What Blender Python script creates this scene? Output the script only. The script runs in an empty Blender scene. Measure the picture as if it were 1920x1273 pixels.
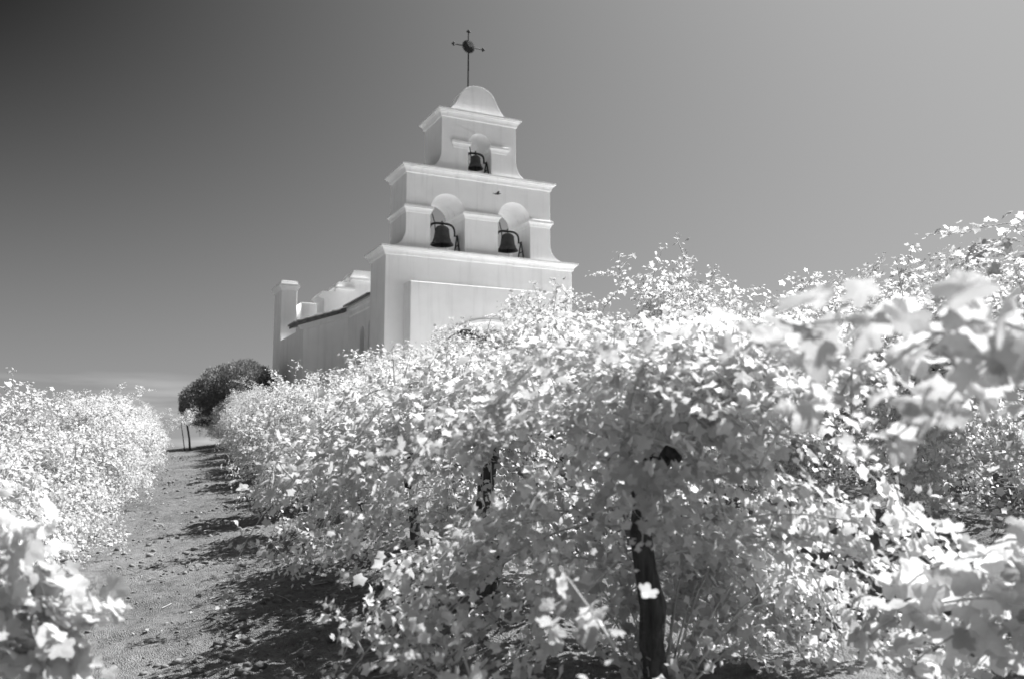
import bpy, bmesh, math, random
import numpy as np
from mathutils import Vector, Matrix
from mathutils.geometry import tessellate_polygon

R = math.radians
SC = bpy.context.scene
COL = SC.collection

# ------------------------------------------------------------------ camera
cam_d = bpy.data.cameras.new('camera')
cam = bpy.data.objects.new('camera', cam_d)
COL.objects.link(cam)
cam.location = (0, 0, 1.4)
cam.rotation_euler = (R(90 + 6.884), 0, 0)
cam_d.sensor_width = 36.0
cam_d.lens = 30.675
cam_d.clip_start = 0.05
cam_d.clip_end = 6000
cam_d.dof.use_dof = True
cam_d.dof.focus_distance = 7.0
cam_d.dof.aperture_fstop = 2.5
SC.camera = cam

# ------------------------------------------------------------------ light
SUN_AZ, SUN_EL = R(61), R(55)          # azimuth clockwise from +Y, elevation
S = Vector((math.sin(SUN_AZ) * math.cos(SUN_EL), math.cos(SUN_AZ) * math.cos(SUN_EL), math.sin(SUN_EL)))
sun_d = bpy.data.lights.new('sun', 'SUN')
sun_d.energy = 5.0
sun_d.angle = R(0.53)
sun_d.color = (1, 1, 1)
sun = bpy.data.objects.new('sun', sun_d)
COL.objects.link(sun)
sun.rotation_euler = S.to_track_quat('Z', 'Y').to_euler()

world = bpy.data.worlds.new('World')
SC.world = world
world.use_nodes = True
wn, wl = world.node_tree.nodes, world.node_tree.links
for n in list(wn): wn.remove(n)
def W(t, **k):
    n = wn.new(t)
    for a, b in k.items(): setattr(n, a, b)
    return n
w_out = W('ShaderNodeOutputWorld')
w_bg = W('ShaderNodeBackground')
w_sky = W('ShaderNodeTexSky', sky_type='NISHITA', sun_disc=False, sun_elevation=SUN_EL, sun_rotation=SUN_AZ,
          air_density=1.0, dust_density=3.0, ozone_density=1.5, altitude=300)
# infrared black-and-white film: only the long-wave (red) end of the sky is recorded,
# through the film's own toe and shoulder (a single curve for the whole sky)
w_sep = W('ShaderNodeSeparateColor')
def wm(op, a, b):
    n = W('ShaderNodeMath', operation=op)
    for k, v in ((0, a), (1, b)):
        if isinstance(v, (int, float)): n.inputs[k].default_value = v
        else: wl.new(v, n.inputs[k])
    return n.outputs[0]
w_dir = W('ShaderNodeTexCoord')
w_off = W('ShaderNodeMapping')
w_off.inputs['Location'].default_value = (0, 0, .07)      # keeps the dusty horizon band below the crest
wl.new(w_dir.outputs['Generated'], w_off.inputs[0])
wl.new(w_off.outputs[0], w_sky.inputs[0])
wl.new(w_sky.outputs[0], w_sep.inputs[0])
w_v = wm('MAXIMUM', wm('SUBTRACT', w_sep.outputs[0], 1.36), 0.0)
w_e = wm('POWER', 2.718282, wm('MULTIPLY', w_v, -1 / 1.5))
w_film = wm('MULTIPLY', wm('SUBTRACT', 1.02, w_e), 2.38)
# thin cirrus low over the horizon
w_tc = W('ShaderNodeTexCoord')
w_map = W('ShaderNodeMapping')
w_map.inputs['Scale'].default_value = (3.0, 3.0, 30.0)
w_noise = W('ShaderNodeTexNoise')
w_noise.inputs['Scale'].default_value = 2.2
w_noise.inputs['Detail'].default_value = 6
w_ramp = W('ShaderNodeMapRange')
w_ramp.inputs['From Min'].default_value = 0.5
w_ramp.inputs['From Max'].default_value = 0.75
w_sepx = W('ShaderNodeSeparateXYZ')
w_band = W('ShaderNodeMapRange')
w_band.inputs['From Min'].default_value = 0.085
w_band.inputs['From Max'].default_value = 0.03
w_cm = W('ShaderNodeMath', operation='MULTIPLY')
w_cm2 = W('ShaderNodeMath', operation='MULTIPLY')
w_cm2.inputs[1].default_value = 1.6
w_add = W('ShaderNodeMath', operation='ADD')
wl.new(w_tc.outputs['Generated'], w_map.inputs[0])
wl.new(w_map.outputs[0], w_noise.inputs[0])
wl.new(w_noise.outputs[0], w_ramp.inputs[0])
wl.new(w_tc.outputs['Generated'], w_sepx.inputs[0])
wl.new(w_sepx.outputs[2], w_band.inputs[0])
wl.new(w_ramp.outputs[0], w_cm.inputs[0])
wl.new(w_band.outputs[0], w_cm.inputs[1])
wl.new(w_cm.outputs[0], w_cm2.inputs[0])
wl.new(w_film, w_add.inputs[0])
wl.new(w_cm2.outputs[0], w_add.inputs[1])
wl.new(w_add.outputs[0], w_bg.inputs[0])
w_bg.inputs[1].default_value = 0.10
wl.new(w_bg.outputs[0], w_out.inputs[0])

SC.view_settings.view_transform = 'Standard'
SC.view_settings.look = 'None'
SC.view_settings.gamma = 1.0
SC.view_settings.use_curve_mapping = False
SC.view_settings.exposure = 1.1
SC.render.engine = 'CYCLES'
SC.cycles.use_denoising = True
SC.cycles.sample_clamp_indirect = 4.0
SC.cycles.max_bounces = 12
SC.cycles.diffuse_bounces = 9
SC.cycles.transmission_bounces = 9

# ------------------------------------------------------------------ materials
def mat(name):
    m = bpy.data.materials.new(name)
    m.use_nodes = True
    nt = m.node_tree
    for n in list(nt.nodes): nt.nodes.remove(n)
    out = nt.nodes.new('ShaderNodeOutputMaterial')
    return m, nt, out
def N(nt, t, ins=None, **k):
    n = nt.nodes.new(t)
    for a, b in k.items(): setattr(n, a, b)
    for a, b in (ins or {}).items():
        if hasattr(b, 'is_output') or isinstance(b, bpy.types.NodeSocket): nt.links.new(b, n.inputs[a])
        else: n.inputs[a].default_value = b
    return n
def surface(name, lo, hi, scale=4, rough=.8, bump=.3, bscale=60, stretch=(1, 1, 1), detail=5, spec=.3, metal=0, bdist=.01):
    m, nt, out = mat(name)
    tc = N(nt, 'ShaderNodeTexCoord')
    mp = N(nt, 'ShaderNodeMapping', {0: tc.outputs['Object'], 'Scale': stretch})
    nz = N(nt, 'ShaderNodeTexNoise', {0: mp.outputs[0], 'Scale': scale, 'Detail': detail, 'Roughness': .6})
    mr = N(nt, 'ShaderNodeMapRange', {0: nz.outputs[0], 1: .3, 2: .7, 3: lo, 4: hi})
    nb = N(nt, 'ShaderNodeTexNoise', {0: tc.outputs['Object'], 'Scale': bscale, 'Detail': 6})
    bp = N(nt, 'ShaderNodeBump', {'Strength': bump, 'Distance': bdist, 'Height': nb.outputs[0]})
    pb = N(nt, 'ShaderNodeBsdfPrincipled', {'Base Color': mr.outputs[0], 'Roughness': rough, 'Normal': bp.outputs[0], 'Metallic': metal, 'Specular IOR Level': spec})
    nt.links.new(pb.outputs[0], out.inputs[0])
    return m

def stucco():
    m, nt, out = mat('white_stucco')
    tc = N(nt, 'ShaderNodeTexCoord')
    big = N(nt, 'ShaderNodeTexNoise', {0: tc.outputs['Object'], 'Scale': .9, 'Detail': 6, 'Roughness': .62})
    st = N(nt, 'ShaderNodeMapping', {0: tc.outputs['Object'], 'Scale': (3.2, 3.2, .22)})
    streak = N(nt, 'ShaderNodeTexNoise', {0: st.outputs[0], 'Scale': 1.4, 'Detail': 5, 'Roughness': .6})
    a = N(nt, 'ShaderNodeMapRange', {0: big.outputs[0], 1: .3, 2: .72, 3: .86, 4: .95})
    b = N(nt, 'ShaderNodeMapRange', {0: streak.outputs[0], 1: .52, 2: .76, 3: 1.0, 4: .87})
    c = N(nt, 'ShaderNodeMath', {0: a.outputs[0], 1: b.outputs[0]}, operation='MULTIPLY')
    fine = N(nt, 'ShaderNodeTexNoise', {0: tc.outputs['Object'], 'Scale': 28, 'Detail': 8, 'Roughness': .7})
    bp = N(nt, 'ShaderNodeBump', {'Strength': .6, 'Distance': .03, 'Height': fine.outputs[0]})
    pb = N(nt, 'ShaderNodeBsdfPrincipled', {'Base Color': c.outputs[0], 'Roughness': .9, 'Specular IOR Level': .15, 'Normal': bp.outputs[0]})
    nt.links.new(pb.outputs[0], out.inputs[0])
    return m

def leafmat(name, lo, hi, trans=.34, spec=.25):
    m, nt, out = mat(name)
    geo = N(nt, 'ShaderNodeNewGeometry')
    oi = N(nt, 'ShaderNodeObjectInfo')
    ad = N(nt, 'ShaderNodeMath', {0: geo.outputs['Random Per Island'], 1: oi.outputs['Random']}, operation='ADD')
    fr = N(nt, 'ShaderNodeMath', {0: ad.outputs[0]}, operation='FRACT')
    mr = N(nt, 'ShaderNodeMapRange', {0: fr.outputs[0], 1: 0, 2: 1, 3: lo, 4: hi})
    tc = N(nt, 'ShaderNodeTexCoord')
    nz = N(nt, 'ShaderNodeTexNoise', {0: tc.outputs['Object'], 'Scale': 35, 'Detail': 3})
    m2 = N(nt, 'ShaderNodeMapRange', {0: nz.outputs[0], 1: .3, 2: .7, 3: .88, 4: 1.06})
    c = N(nt, 'ShaderNodeMath', {0: mr.outputs[0], 1: m2.outputs[0]}, operation='MULTIPLY')
    bp = N(nt, 'ShaderNodeBump', {'Strength': .35, 'Distance': .01, 'Height': nz.outputs[0]})
    pb = N(nt, 'ShaderNodeBsdfPrincipled', {'Base Color': c.outputs[0], 'Roughness': .5, 'Specular IOR Level': spec, 'Normal': bp.outputs[0]})
    tr = N(nt, 'ShaderNodeBsdfTranslucent', {'Color': c.outputs[0], 'Normal': bp.outputs[0]})
    mx = N(nt, 'ShaderNodeMixShader', {0: trans, 1: pb.outputs[0], 2: tr.outputs[0]})
    nt.links.new(mx.outputs[0], out.inputs[0])
    return m

M = {}
M['stucco'] = stucco()
M['leaf'] = leafmat('vine_leaf', .48, .92, .53, .12)
M['shrub'] = leafmat('shrub_leaf', .17, .32, .15)
M['bark'] = surface('vine_bark', .03, .11, scale=9, rough=.95, bump=.9, bscale=40, stretch=(5, 5, .7), bdist=.02)
M['cane'] = surface('vine_cane', .35, .6, scale=14, rough=.7, bump=.2, bscale=90)
M['iron'] = surface('black_iron', .012, .03, scale=8, rough=.6, bump=.3, bscale=60, spec=.35)
M['bronze'] = surface('bell_metal', .03, .075, scale=5, rough=.5, bump=.35, bscale=30, spec=.5)
M['tile'] = surface('clay_tile', .10, .24, scale=5, rough=.9, bump=.4, bscale=40)
M['roof'] = surface('clay_roof', .40, .55, scale=5, rough=.9, bump=.4, bscale=40)
M['wood'] = surface('dark_wood', .035, .08, scale=3, rough=.7, bump=.5, bscale=20, stretch=(6, 6, .5))
M['glass'] = surface('dark_glass', .008, .014, scale=2, rough=.15, bump=.02, bscale=4, spec=.5)
M['bounce'] = surface('bounce_white', .80, .88, scale=3, rough=.9, bump=.4, bscale=30)  # near-white, for the added ground sheet that throws light on the church
M['clod'] = surface('soil_clod', .08, .28, scale=6, rough=1, bump=.6, bscale=60)
M['straw'] = surface('dry_litter', .18, .42, scale=6, rough=.9, bump=.2, bscale=60)
M['wire'] = surface('fence_wire', .18, .28, scale=6, rough=.5, bump=.05, bscale=30, metal=.5)

def soil():
    m, nt, out = mat('vineyard_soil')
    tc = N(nt, 'ShaderNodeTexCoord')
    big = N(nt, 'ShaderNodeTexNoise', {0: tc.outputs['Object'], 'Scale': .8, 'Detail': 6, 'Roughness': .6})
    mid = N(nt, 'ShaderNodeTexNoise', {0: tc.outputs['Object'], 'Scale': 17, 'Detail': 8, 'Roughness': .75})
    vor = N(nt, 'ShaderNodeTexVoronoi', {0: tc.outputs['Object'], 'Scale': 110, 'Randomness': 1.0})
    a = N(nt, 'ShaderNodeMapRange', {0: big.outputs[0], 1: .3, 2: .7, 3: .125, 4: .21})
    b = N(nt, 'ShaderNodeMapRange', {0: mid.outputs[0], 1: .32, 2: .68, 3: .55, 4: 1.4})
    c = N(nt, 'ShaderNodeMath', {0: a.outputs[0], 1: b.outputs[0]}, operation='MULTIPLY')
    h = N(nt, 'ShaderNodeMath', {0: mid.outputs[0], 1: vor.outputs['Distance']}, operation='ADD')
    bp = N(nt, 'ShaderNodeBump', {'Strength': .7, 'Distance': .02, 'Height': h.outputs[0]})
    pb = N(nt, 'ShaderNodeBsdfPrincipled', {'Base Color': c.outputs[0], 'Roughness': 1.0, 'Specular IOR Level': .1, 'Normal': bp.outputs[0]})
    nt.links.new(pb.outputs[0], out.inputs[0])
    return m
M['soil'] = soil()

# ------------------------------------------------------------------ helpers
def tag(o, label=None, cat=None, group=None, kind=None):
    if label: o['label'] = label
    if cat: o['category'] = cat
    if group: o['group'] = group
    if kind: o['kind'] = kind
    return o
def empty(name, loc=(0, 0, 0), rz=0, label=None, cat=None, group=None):
    o = bpy.data.objects.new(name, None)
    COL.objects.link(o)
    o.location = loc
    o.rotation_euler = (0, 0, rz)
    o.empty_display_size = .2
    return tag(o, label, cat, group)
def link(name, me, parent=None, loc=(0, 0, 0), rot=(0, 0, 0), scale=(1, 1, 1)):
    o = bpy.data.objects.new(name, me)
    COL.objects.link(o)
    o.location = loc; o.rotation_euler = rot; o.scale = scale
    if parent: o.parent = parent
    return o
def mesh(name, V, F, m, smooth=False):
    me = bpy.data.meshes.new(name)
    me.from_pydata([tuple(v) for v in V], [], F)
    me.update()
    if smooth: me.polygons.foreach_set('use_smooth', [True] * len(me.polygons))
    me.materials.append(m)
    return me
class MB:
    def __init__(s): s.V = []; s.F = []
    def add(s, V, F):
        n = len(s.V); s.V += [tuple(v) for v in V]; s.F += [tuple(i + n for i in f) for f in F]
    def box(s, x0, x1, y0, y1, z0, z1):
        s.add([(x0, y0, z0), (x1, y0, z0), (x1, y1, z0), (x0, y1, z0), (x0, y0, z1), (x1, y0, z1), (x1, y1, z1), (x0, y1, z1)],
              [(0, 3, 2, 1), (4, 5, 6, 7), (0, 1, 5, 4), (1, 2, 6, 5), (2, 3, 7, 6), (3, 0, 4, 7)])
    def tube(s, pts, rad, n=8, cap=True):
        pts = [Vector(p) for p in pts]
        if not hasattr(rad, '__len__'): rad = [rad] * len(pts)
        V, F = [], []
        a = None
        for i, p in enumerate(pts):
            d = (pts[min(i + 1, len(pts) - 1)] - pts[max(i - 1, 0)]).normalized()
            if a is None:
                a = d.cross(Vector((0, 0, 1)))
                if a.length < .3: a = d.cross(Vector((1, 0, 0)))
            else:
                a = a - d * a.dot(d)          # carry the frame along, so the tube never twists shut
            a.normalize(); b = d.cross(a)
            for k in range(n):
                t = 2 * math.pi * k / n
                V.append(p + (a * math.cos(t) + b * math.sin(t)) * rad[i])
        for i in range(len(pts) - 1):
            for k in range(n):
                k2 = (k + 1) % n
                F.append((i * n + k, i * n + k2, (i + 1) * n + k2, (i + 1) * n + k))
        if cap:
            F.append(tuple(range(n - 1, -1, -1)))
            F.append(tuple((len(pts) - 1) * n + k for k in range(n)))
        s.add(V, F)
    def lathe(s, prof, n=28, c=(0, 0, 0)):
        V, F = [], []
        for r, z in prof:
            for k in range(n):
                t = 2 * math.pi * k / n
                V.append((c[0] + r * math.cos(t), c[1] + r * math.sin(t), c[2] + z))
        for i in range(len(prof) - 1):
            for k in range(n):
                k2 = (k + 1) % n
                F.append((i * n + k, i * n + k2, (i + 1) * n + k2, (i + 1) * n + k))
        s.add(V, F)
    def prism(s, outer, y0, y1, holes=(), axis='y'):
        """polygon in (a, z); extruded along the other horizontal axis"""
        loops = [list(outer)] + [list(h) for h in holes]
        flat = [p for l in loops for p in l]
        tris = tessellate_polygon([[Vector((p[0], p[1], 0)) for p in l] for l in loops])
        n = len(flat)
        mk = (lambda p, y: (p[0], y, p[1])) if axis == 'y' else (lambda p, y: (y, p[0], p[1]))
        V = [mk(p, y0) for p in flat] + [mk(p, y1) for p in flat]
        F = []
        for t in tris:
            F.append(tuple(t)); F.append(tuple(i + n for i in reversed(t)))
        k = 0
        for l in loops:
            L = len(l)
            for i in range(L):
                a, b = k + i, k + (i + 1) % L
                F.append((a, b, b + n, a + n))
            k += L
        s.add(V, F)
    def moulding(s, x0, x1, y0, y1, prof):
        """profile [(out, z)] swept round a rectangle, closed at top and bottom"""
        V, F = [], []
        for o, z in prof:
            V += [(x0 - o, y0 - o, z), (x1 + o, y0 - o, z), (x1 + o, y1 + o, z), (x0 - o, y1 + o, z)]
        for i in range(len(prof) - 1):
            for k in range(4):
                k2 = (k + 1) % 4
                F.append((i * 4 + k, i * 4 + k2, (i + 1) * 4 + k2, (i + 1) * 4 + k))
        F.append((3, 2, 1, 0)); j = (len(prof) - 1) * 4
        F.append((j, j + 1, j + 2, j + 3))
        s.add(V, F)
    def me(s, name, m, smooth=False):
        me = mesh(name, s.V, s.F, m, smooth)
        bm = bmesh.new(); bm.from_mesh(me)
        bmesh.ops.recalc_face_normals(bm, faces=bm.faces)
        bm.to_mesh(me); bm.free()
        return me
    def build(s, name, m, parent=None, smooth=False, bevel=0, **k):
        o = link(name, s.me(name, m, smooth), parent, **k)
        if bevel:
            b = o.modifiers.new('bevel', 'BEVEL'); b.width = bevel; b.segments = 2; b.limit_method = 'ANGLE'; b.angle_limit = R(40)
        return o

# value noise in numpy
_rs = np.random.RandomState(3)
_tab = _rs.rand(256, 256)
def vnoise(x, y):
    xi = np.floor(x).astype(int); yi = np.floor(y).astype(int)
    fx = x - xi; fy = y - yi
    fx = fx * fx * (3 - 2 * fx); fy = fy * fy * (3 - 2 * fy)
    g = lambda a, b: _tab[a & 255, b & 255]
    return (g(xi, yi) * (1 - fx) + g(xi + 1, yi) * fx) * (1 - fy) + (g(xi, yi + 1) * (1 - fx) + g(xi + 1, yi + 1) * fx) * fy - .5

# ------------------------------------------------------------------ terrain
RT = R(20.0)                                    # the rows run 20 degrees left of the view axis
RD = np.array([-math.sin(RT), math.cos(RT)])    # along the rows
RP = np.array([math.cos(RT), math.sin(RT)])     # across the rows
ROWS = [-4.8, -1.6, 1.6, 4.8, 8.0, 11.2]
def base_h(x, y):
    x = np.asarray(x, float); y = np.asarray(y, float)
    off = x * RP[0] + y * RP[1]
    t = x * RD[0] + y * RD[1]
    a = .0445 * t
    b = 1.2 + .0445 * (t - 27) - (t - 27) ** 2 * .0033
    e = np.minimum(t - 27, 15.0)
    b = 1.2 + .0445 * e - e ** 2 * .0033 - np.maximum(t - 42, 0) * .0545
    rise = np.where(t < 27, np.maximum(a, -3 + .01 * t), b)
    cross = np.where(off > 0, .12 * 12 * np.tanh(off / 12), .09 * 12 * np.tanh(off / 12))
    return rise + cross
def ground_h(x, y):
    x = np.asarray(x, float); y = np.asarray(y, float)
    off = x * RP[0] + y * RP[1]
    h = base_h(x, y)
    berm = 0
    for r in ROWS:
        berm = berm + .13 * np.exp(-((off - r) / .42) ** 2)
    near = np.exp(-np.maximum(np.hypot(x, y) - 20, 0) / 15)
    n = .07 * vnoise(x * .9, y * .9) + .05 * vnoise(x * 2.7 + 9, y * 2.7) + .036 * vnoise(x * 7 + 3, y * 7 + 40) + .024 * vnoise(x * 16, y * 16 + 7)
    return h + (berm + n) * near
def axis_pts(lo, hi, d, far_lo, far_hi, g=1.16):
    mid = list(np.arange(lo, hi, d))
    a, s = [], d
    x = lo
    while x > far_lo:
        s *= g; x -= s; a.append(x)
    b, s = [], d
    x = mid[-1]
    while x < far_hi:
        s *= g; x += s; b.append(x)
    return np.array(a[::-1] + mid + b)
gx = axis_pts(-8, 3.2, .052, -1800, 1800, 1.05)
gy = axis_pts(2.0, 14, .052, -300, 3000, 1.035)
X, Y = np.meshgrid(gx, gy)
Z = ground_h(X, Y)
nx, ny = len(gx), len(gy)
Vg = np.stack([X.ravel(), Y.ravel(), Z.ravel()], 1)
idx = np.arange(nx * ny).reshape(ny, nx)
Fg = np.stack([idx[:-1, :-1].ravel(), idx[:-1, 1:].ravel(), idx[1:, 1:].ravel(), idx[1:, :-1].ravel()], 1)
def np_mesh(name, V, F, m, smooth=False):
    me = bpy.data.meshes.new(name)
    k = F.shape[1]
    me.vertices.add(len(V)); me.vertices.foreach_set('co', np.asarray(V, np.float32).ravel())
    me.loops.add(F.size); me.loops.foreach_set('vertex_index', F.ravel().astype(np.int32))
    me.polygons.add(len(F)); me.polygons.foreach_set('loop_start', np.arange(0, F.size, k, dtype=np.int32))
    me.polygons.foreach_set('loop_total', np.full(len(F), k, np.int32))
    if smooth: me.polygons.foreach_set('use_smooth', np.ones(len(F), bool))
    me.materials.append(m)
    me.update(calc_edges=True)
    return me
g_ob = link('ground', np_mesh('ground', Vg, Fg, M['soil'], True))
tag(g_ob, kind='structure')

# ------------------------------------------------------------------ church
CO = (-4.384, 29.678, 0.0)
CR = math.atan2(.43209, .90183)
church = empty('church', CO, CR, 'white stucco mission church with three-tier stepped bell wall on the hilltop', 'church')
ST = M['stucco']
TH = 1.8
def arc(cx, cz, r, a0, a1, n=18, rz=None):
    rz = r if rz is None else rz
    return [(cx + r * math.cos(R(a0 + (a1 - a0) * i / n)), cz + rz * math.sin(R(a0 + (a1 - a0) * i / n))) for i in range(n + 1)]
def flare(xe, sgn, zt, zb, out, n=8):
    """concave quarter curve from the vertical wall edge (xe,zt) out to (xe+sgn*out, zb)"""
    return [(xe + sgn * out * (1 - math.cos(R(90 * i / n))), zt - (zt - zb) * math.sin(R(90 * i / n))) for i in range(n + 1)]

# doorway
DC, DHW, DR, DCZ = 3.7, 2.15, 2.5, 3.18
a_s = math.degrees(math.acos(DHW / DR))
door_open = [(DC + DHW, 0.3)] + arc(DC, DCZ, DR, a_s, 180 - a_s, 28) + [(DC - DHW, 0.3)]
m = MB(); m.prism([(0, 0), (DC - DHW, 0)] + door_open[::-1] + [(DC + DHW, 0), (7.4, 0), (7.4, 8.0), (0, 8.0)], 0, TH)
m.build('lower_wall', ST, church, bevel=.03)
m = MB(); m.prism([(.67, 0), (DC - DHW, 0)] + door_open[::-1] + [(DC + DHW, 0), (6.4, 0), (6.4, 6.96), (.67, 6.96)], -.75, -.002)
portal = m.build('portal', ST, church, bevel=.03)
mo = arc(DC, DCZ, DR + .13, a_s - 2, 182 - a_s, 28); mi = arc(DC, DCZ, DR + .03, a_s - 2, 182 - a_s, 28)
m = MB(); m.prism(mo + mi[::-1], -.80, -.74)
m.build('arch_moulding', ST, portal)
# doors: two leaves of planks, set deep in the opening
for s in (-1, 1):
    dl = empty('door', (DC, 1.2, 0.3)); dl.parent = church
    for k in range(6):
        x0 = s * (.02 + k * .36); x1 = s * (.02 + k * .36 + .345)
        xm = max(abs(x0), abs(x1))
        zt = DCZ + math.sqrt(max(DR ** 2 - min(xm, DHW) ** 2, 0)) - .32
        mm = MB(); mm.box(min(x0, x1), max(x0, x1), 0, .07, 0, zt)
        mm.build('plank', M['wood'], dl)
    mm = MB(); mm.tube([(s * .16, -.03, 1.0), (s * .16, -.09, 1.05), (s * .16, -.09, 1.3), (s * .16, -.03, 1.35)], .016)
    mm.build('handle', M['iron'], dl)
m = MB(); m.box(DC - 2.3, DC + 2.3, 1.42, 1.5, .3, 5.9); m.build('door_backing', M['wood'], church)

CORN = lambda z, o: [(0, z - .30), (.04, z - .28), (.06, z - .20), (o * .55, z - .13), (o * .8, z - .10), (o * .8, z - .07), (o, z - .06), (o, z), (-.05, z + .02)]
m = MB(); m.moulding(0, 7.4, 0, TH, CORN(8.27, .2)); m.build('cornice', ST, church)
# middle tier: two bell arches
A1, A2, AR, SP = 2.30, 4.955, .665, 9.72
def notch(c, r, sp, zb):
    return [(c - r, zb), (c - r, sp)] + arc(c, sp, r, 180, 0, 22)[1:-1] + [(c + r, sp), (c + r, zb)]
zb = 8.29
out = [(.2, zb)] + notch(A1, AR, SP, zb) + notch(A2, AR, SP, zb) + [(7.0, zb)]
out += flare(6.47, 1, 8.95, zb + .03, .53)[::-1] + [(6.47, 11.0), (.72, 11.0)] + flare(.72, -1, 8.95, zb + .03, .52)
m = MB(); m.prism(out, 0, TH); m.build('middle_tier', ST, church, bevel=.02)
m = MB(); m.moulding(.72, 6.47, 0, TH, CORN(11.29, .19)); m.build('cornice', ST, church)
IMP = lambda z, o: [(0.003, z - .26), (.02, z - .25), (.03, z - .19), (o * .7, z - .12), (o, z - .10), (o, z - .01), (.02, z + .03)]
for x0, x1 in ((.72, A1 - AR), (A1 + AR, A2 - AR), (A2 + AR, 6.47)):
    m = MB(); m.moulding(x0, x1, 0, TH, IMP(9.82, .1)); m.build('impost', ST, church)
for c in (A1, A2):
    o1 = arc(c, SP + .1, AR + .01, 0, 180, 22); i1 = arc(c, SP + .1, AR - .05, 0, 180, 22)
    m = MB(); m.prism(o1 + i1[::-1], .95, TH - .02); m.build('arch_ring', ST, church)
# top tier: one bell arch
A3, AR3, SP3 = 3.545, .465, 12.36
zb = 11.31
out = [(1.55, zb)] + notch(A3, AR3, SP3, zb) + [(5.5, zb)]
out += flare(5.02, 1, 12.0, zb + .03, .48)[::-1] + [(5.02, 13.3), (2.03, 13.3)] + flare(2.03, -1, 12.0, zb + .03, .48)
m = MB(); m.prism(out, 0, TH); m.build('top_tier', ST, church, bevel=.02)
m = MB(); m.moulding(2.03, 5.02, 0, TH, CORN(13.57, .18)); m.build('cornice', ST, church)
for x0, x1 in ((2.5, A3 - AR3), (A3 + AR3, 4.62)):
    m = MB(); m.moulding(x0, x1, 0, TH, IMP(12.43, .09)); m.build('impost', ST, church)
# bell-shaped crown
half = [(1.28, 13.59), (1.10, 13.68), (.94, 13.86), (.84, 14.02), (.76, 14.18), (.68, 14.34), (.56, 14.50), (.40, 14.62), (.2, 14.70)]
out = [(3.53 + a, z + .02) for a, z in half] + [(3.53, 14.74)] + [(3.53 - a, z + .02) for a, z in half[::-1]]
m = MB(); m.prism(out, .16, .95); m.build('crown', ST, church, bevel=.015)

# nave behind the bell wall, with two slit windows in niches
def niche(c, hw, zb, zt):
    return [(c + hw, zb), (c + hw, zt - hw)] + arc(c, zt - hw, hw, 0, 180, 10)[1:-1] + [(c - hw, zt - hw), (c - hw, zb)]
wins = [(3.28, .30, 4.5, 5.85), (2.22, .24, 4.7, 5.95)]
m = MB(); m.prism([(TH + .01, 0), (18, 0), (18, 6.55), (TH + .01, 6.55)], .15, .5, holes=[niche(*w) for w in wins], axis='x')
nave = m.build('nave_wall', ST, church)
for c, hw, z0, z1 in wins:
    m = MB(); m.box(.42, .47, c - hw - .05, c + hw + .05, z0 - .05, z1 + .05); wo = m.build('window', M['wood'], church)
    m = MB(); m.box(.36, .418, c - .10, c + .10, z0 + .1, z1 - .3); m.build('pane', M['glass'], wo)
    m = MB(); m.box(.09, .14, c - hw - .04, c + hw + .04, z0 - .09, z0 - .02); m.build('sill', ST, wo)
m = MB(); m.box(6.9, 7.25, TH + .01, 18, 0, 6.55); m.build('nave_wall', ST, church)
m = MB(); m.box(.5, 6.9, 17.6, 18, 0, 6.55); m.build('nave_wall', ST, church)
# eave moulding and low-pitched roof
m = MB(); m.prism([(.15, 6.42), (.10, 6.46), (.08, 6.60), (.0, 6.66), (.0, 6.78), (.5, 6.80), (.5, 6.42)], TH + .01, 5.25); m.build('eave_moulding', ST, church)
m = MB(); m.prism([(-.02, 6.80), (3.7, 7.72), (7.42, 6.80), (7.42, 6.74), (-.02, 6.74)], TH + .01, 18.1); roof = m.build('roof', M['roof'], church)
# barrel tiles: half pipes with real thickness
def tile_mesh(L=.42, r=.085):
    V, F = [], []
    n = 7
    for j, (y, k) in enumerate(((0, 1.0), (L, .86))):
        for rr in (r * k, (r - .018) * k):
            for i in range(n):
                t = math.pi * i / (n - 1)
                V.append((rr * math.cos(t), y, rr * math.sin(t)))
    for i in range(n - 1):
        F += [(i, i + 1, 2 * n + i + 1, 2 * n + i), (n + i + 1, n + i, 3 * n + i, 3 * n + i + 1), (i + 1, i, n + i, n + i + 1), (2 * n + i, 2 * n + i + 1, 3 * n + i + 1, 3 * n + i)]
    return mesh('roof_tile', V, F, M['tile'])
TM = tile_mesh()
SL = math.atan2(.92, 3.72)
k = 0; y = TH + .12
while y < 5.22:                                  # along the nave eave, tile mouths to the left
    link('roof_tile', TM, roof, (-.1, y, 6.815), (SL, 0, -R(90))); y += .2
# the side aisle: shed roof falling to the left, its rake facing the camera
m = MB(); m.prism([(-1.62, 0), (.15, 0), (.15, 6.5), (-1.62, 5.95)], 5.3, 5.6); m.build('aisle_wall', ST, church)
m = MB(); m.box(-1.62, -1.3, 5.61, 9.98, 0, 5.93); m.build('aisle_wall', ST, church)
m = MB(); m.prism([(-1.86, 6.0), (-1.80, 5.86), (-1.62, 5.86), (.1, 6.42), (.1, 6.66)], 5.12, 5.296); m.build('eave_moulding', ST, church)
m = MB(); m.prism([(-1.9, 6.03), (.14, 6.70), (.14, 6.80), (-1.9, 6.13)], 5.04, 6.7); roof2 = m.build('aisle_roof', M['tile'], church)
RA = math.atan2(.67, 2.04)
for i in range(6):                               # rake tiles, overlapping up the slope
    d = i * .36
    link('roof_tile', TM, roof2, (-1.92 + d * math.cos(RA), 5.06, 6.13 + d * math.sin(RA)), (RA, 0, -R(90)))
for i in range(7):                               # short run of eave tiles on the aisle's left
    link('roof_tile', TM, roof2, (-1.98, 5.28 + i * .2, 6.10), (RA, 0, -R(90)))
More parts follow.
